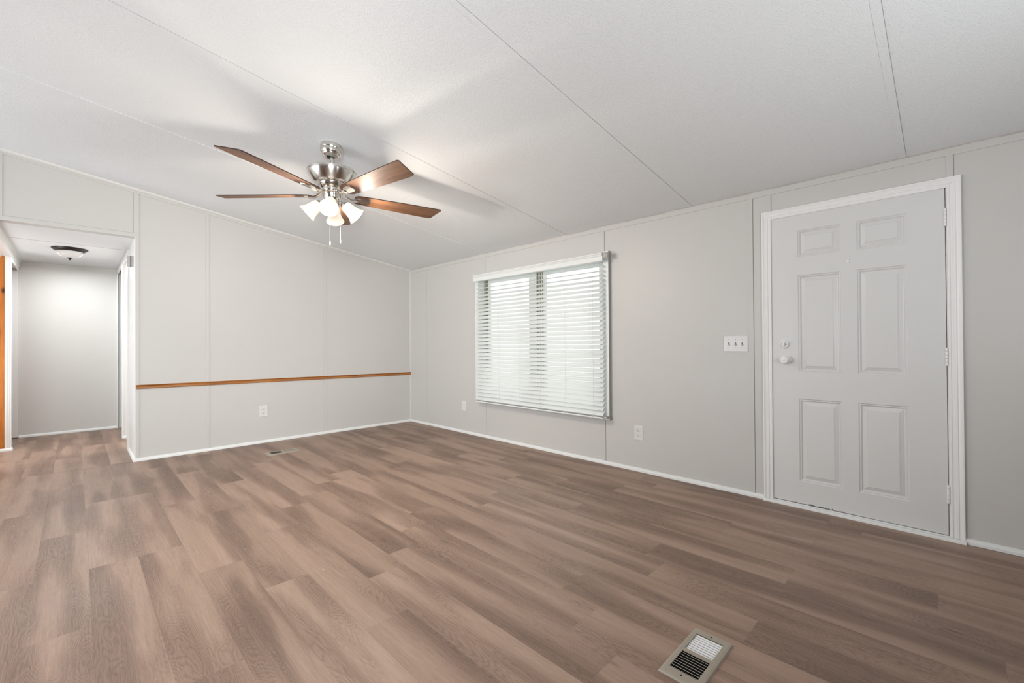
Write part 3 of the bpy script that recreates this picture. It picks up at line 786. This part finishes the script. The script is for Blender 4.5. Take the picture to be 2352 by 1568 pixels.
# ------------------------------------------------------------------ ceiling fan
FX, FY = 1.2697, 3.0429; FZ = ceil_z(FX)
fan = tag(empty('ceiling_fan', (FX, FY, FZ)), 'five blade walnut and nickel ceiling fan with four lit glass shades', 'ceiling fan')
fz = lambda z: z-FZ        # world height to fan space
tiltm = Matrix.Rotation(math.atan(SL), 4, 'Y')
bm = B(); lathe(bm, [(.0, .0), (.0745, .0), (.0755, -.003), (.0755, -.026), (.0735, -.030), (.0720, -.034), (.0735, -.038), (.070, -.054), (.0625, -.064), (.0600, -.064), (.058, -.069), (.048, -.080), (.034, -.086), (.030, -.0835), (.027, -.078), (.0, -.070)], 56, tiltm)
build('canopy', bm, M_CHROME, fan, 'auto')
for a in (0.2, 1.9, 3.5, 5.1):
    bm = B(); lathe(bm, [(0, .0012), (.0030, .0012), (.003, 0)], 10, tiltm @ Matrix.Translation((.0753*math.cos(a), .0753*math.sin(a), -.012)) @ Matrix.Rotation(a, 4, 'Z') @ Matrix.Rotation(pi/2, 4, 'Y'))
    build('canopy_screw', bm, M_DARK, fan)
bm = B(); lathe(bm, [(0, -.0790), (.0275, -.0795), (.0275, -.0765)], 24, tiltm)
build('canopy_opening', bm, M_DARK, fan)
bm = B(); lathe(bm, [(.0125, fz(2.425)), (.0125, fz(2.36))], 24); build('downrod', bm, M_NICKEL, fan, True)
bm = B(); lathe(bm, [(.0125, fz(2.388)), (.020, fz(2.386)), (.026, fz(2.372)), (.031, fz(2.352)), (.034, fz(2.336)), (.034, fz(2.328))], 32); build('rod_coupling', bm, M_NICKEL, fan, 'auto')
bm = B(); lathe(bm, [(.034, fz(2.332)), (.10, fz(2.331)), (.138, fz(2.326)), (.160, fz(2.319)), (.164, fz(2.311)), (.1635, fz(2.303)), (.1600, fz(2.3005)), (.1600, fz(2.2985)), (.1625, fz(2.296)), (.1595, fz(2.287)), (.150, fz(2.270)), (.138, fz(2.252)), (.125, fz(2.236)), (.118, fz(2.230)), (.108, fz(2.2265)), (.088, fz(2.2245))], 72)
build('motor_housing', bm, M_NICKEL, fan, 'auto')
bm = B(); lathe(bm, [(.0885, fz(2.226)), (.087, fz(2.220)), (.080, fz(2.206)), (.073, fz(2.196)), (.066, fz(2.190)), (0, fz(2.190))], 48); build('vent_collar', bm, M_CHROME, fan, 'auto')
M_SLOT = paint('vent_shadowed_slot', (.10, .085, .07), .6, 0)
for k in range(10):
    bm = B(); a = 2*pi*(k+.3)/10
    m = Matrix.Rotation(a, 4, 'Z') @ Matrix.Translation((.0845, 0, fz(2.2145))) @ Matrix.Rotation(R(-25), 4, 'Y')
    box(bm, -.001, .002, -.014, .014, -.0028, .0028, mtx=m)
    build('vent_slot', bm, M_SLOT, fan)
bm = B(); lathe(bm, [(0, fz(2.193)), (.066, fz(2.193)), (.068, fz(2.188)), (.068, fz(2.176)), (.064, fz(2.170)), (0, fz(2.170))], 48); build('flywheel', bm, M_CHROME, fan, 'auto')
# blades
M_EDGE = paint('dark_blade_edge', (.035, .016, .010), .4, 0)
PH0 = -.1676465; BZ = 2.149
def blade_outline():
    # (radius, half width), slightly flared with clipped rounded tip
    L = [(.150, .030), (.156, .042), (.168, .051), (.185, .056), (.25, .060), (.40, .067), (.55, .0735), (.68, .077), (.745, .0785), (.762, .077), (.772, .072)]
    return L
for k in range(5):
    a = PH0+k*2*pi/5
    h = empty('blade', (0, 0, 0)); h.parent = fan
    h.location = (0, 0, fz(BZ)); h.rotation_euler = (0, 0, a)
    # leading (+y local) edge low, trailing (-y) edge high
    pit = Matrix.Rotation(R(-12), 4, 'X')
    bm = B(); L = blade_outline(); top_ = [(r, w) for r, w in L]; bot = [(r, -w) for r, w in L[::-1]]
    # skewed tip: the -y corner reaches a little farther
    loop = top_[:-2]+[(.765, .076), (.775, .070)]+[(.804, -.062), (.806, -.070), (.799, -.0775), (.786, -.079)]+[(r, -w) for r, w in L[:-3][::-1]]
    A_ = [bm.verts.new((x, y, -.003)) for x, y in loop]; B_ = [bm.verts.new((x, y, .003)) for x, y in loop]
    bm.faces.new(A_[::-1]); bm.faces.new(B_)
    for i in range(len(loop)): j = (i+1) % len(loop); bm.faces.new((A_[i], A_[j], B_[j], B_[i])).material_index = 1
    bmesh.ops.transform(bm, matrix=pit, verts=bm.verts[:])
    # the blade board is the part; its iron is a sub-part
    me_o = build('blade_board', bm, M_BLADE, None, mats=[M_BLADE, M_EDGE])
    # use the mesh object itself as the part
    me_o.name = 'blade'; me_o.parent = fan; me_o.location = h.location; me_o.rotation_euler = h.rotation_euler
    bpy.data.objects.remove(h)
    bm = B()
    pl = [(.262, .014), (.262, -.030), (.246, -.040), (.20, -.036), (.165, -.026), (.150, -.010), (.150, .012), (.165, .024), (.20, .030), (.245, .028)]
    pt = [(x, y) for x, y in pl]
    C_ = [bm.verts.new((x, y, -.0032)) for x, y in pt]; D_ = [bm.verts.new((x+(-.004 if x > .2 else 0), y*.82, -.0105)) for x, y in pt]
    bm.faces.new(C_); bm.faces.new(D_[::-1])
    for i in range(len(pt)): j = (i+1) % len(pt); bm.faces.new((C_[i], D_[i], D_[j], C_[j]))
    bmesh.ops.transform(bm, matrix=pit, verts=bm.verts[:])
    # curved neck to the flywheel
    nk = []
    for s in range(9):
        u = s/8; r = .060+.115*u; z = (fz(2.178)-fz(BZ))*(1-u)**1.2 - .010*u - .016*math.sin(pi*u)
        nk.append((r, z, .016+.010*abs(u-.5)))
    rg = []
    for r, z, w in nk: rg.append([bm.verts.new(q) for q in ((r, -w, z+.004), (r, w, z+.004), (r, w*.75, z-.004), (r, -w*.75, z-.004))])
    for c, d in zip(rg, rg[1:]):
        for i in range(4): bm.faces.new((c[i], c[(i+1) % 4], d[(i+1) % 4], d[i]))
    bm.faces.new(rg[0]); bm.faces.new(rg[-1][::-1])
    build('blade_iron', bm, M_CHROME, me_o, 'auto')
# light kit
bm = B(); lathe(bm, [(0, fz(2.172)), (.062, fz(2.172)), (.066, fz(2.168)), (.066, fz(2.160)), (.060, fz(2.156)), (.058, fz(2.150)), (.056, fz(2.128)), (.050, fz(2.118)), (.046, fz(2.112)), (.046, fz(2.082)), (.040, fz(2.070)), (.026, fz(2.060)), (.012, fz(2.056)), (.0, fz(2.052))], 48)
build('light_fitter', bm, M_CHROME, fan, 'auto')
for k in range(4):
    a = R(60)+k*pi/2; rad = Vector((math.cos(a), math.sin(a), 0)); ax = (rad*math.cos(R(42))+Vector((0, 0, -math.sin(R(42))))).normalized()
    C0 = rad*.163+Vector((0, 0, fz(2.012))); Ls = .112; N0 = C0-ax*Ls
    bm = B(); tube(bm, [rad*.040+Vector((0, 0, fz(2.098))), rad*.060+Vector((0, 0, fz(2.104))), N0-ax*.006], [.009, .009, .011], 14)
    lathe(bm, [(0, -.012), (.018, -.012), (.024, -.006), (.027, .006), (.0275, .016), (.024, .018)], 32, align(N0, ax))
    lampm = build('lamp_arm', bm, M_CHROME, fan, 'auto')
    sh = B(); m = align(N0, ax)
    prof = [(.026, .004), (.034, .008), (.0385, .020), (.0410, .040), (.0435, .060), (.0475, .078), (.0530, .094), (.0590, .106), (.0625, .112)]
    inner = [(r-.003, z) for r, z in prof[::-1]]
    lathe(sh, prof+inner, 40, m); build('lamp_shade', sh, M_SHADE, fan, True)
    bb = B(); lathe(bb, [(0, .066), (.009, .064), (.016, .058), (.0195, .048), (.0185, .038), (.014, .026), (.012, .018), (.012, .008), (0, .008)], 24, m)
    build('bulb', bb, M_BULB, fan, True)
    pl_ = bpy.data.lights.new('fan_lamp', 'POINT'); pl_.energy = FAN_W; pl_.color = (1.0, .90, .78); pl_.shadow_soft_size = .022
    po = bpy.data.objects.new('fan_lamp', pl_); COL.objects.link(po); po.location = C0+ax*.004+Vector((FX, FY, FZ))
rv = Vector((.707, -.708, 0))
for off, z1, z0 in ((-.004, 1.792, 2.06), (.056, 1.812, 2.11)):
    p = rv*off + Vector((-.02, -.02, 0))*(1 if off < 0 else 0)
    bm = B(); tube(bm, [p+Vector((0, 0, fz(z0))), p+Vector((0, 0, fz(z1+.03)))], .0014, 6)
    z = z0
    pc = build('pull_chain', bm, paint('chain_pale', (.72, .69, .64), .35, 0), fan)
    bm = B(); lathe(bm, [(0, .034), (.0022, .033), (.0026, .026), (.0040, .022), (.0046, .014), (.0030, .008), (.0040, .004), (.003, .0), (0, -.001)], 14, Matrix.Translation(p+Vector((0, 0, fz(z1))))); build('fob', bm, bpy.data.materials['chain_pale'], pc, True)

# ------------------------------------------------------------------ hallway flush light
fl = tag(empty('flush_light', (-.045, 6.66, 2.155)), 'small bronze rimmed glass bowl light on the hallway ceiling', 'ceiling light')
bm = B(); lathe(bm, [(0, 0), (.139, 0), (.143, -.004), (.140, -.010), (.128, -.020), (.116, -.030), (.106, -.034), (.100, -.034), (0, -.030)], 56); build('rim', bm, M_BRONZE, fl, 'auto')
bm = B(); lathe(bm, [(.101, -.030), (.101, -.038), (.096, -.055), (.083, -.074), (.062, -.088), (.035, -.096), (.010, -.098), (0, -.098)], 48); build('glass_bowl', bm, M_BOWL, fl, True)
bm = B(); lathe(bm, [(0, -.094), (.024, -.096), (.023, -.101), (.012, -.106), (.007, -.112), (.009, -.118), (.007, -.123), (0, -.125)], 24); build('finial', bm, M_BRONZE, fl, 'auto')
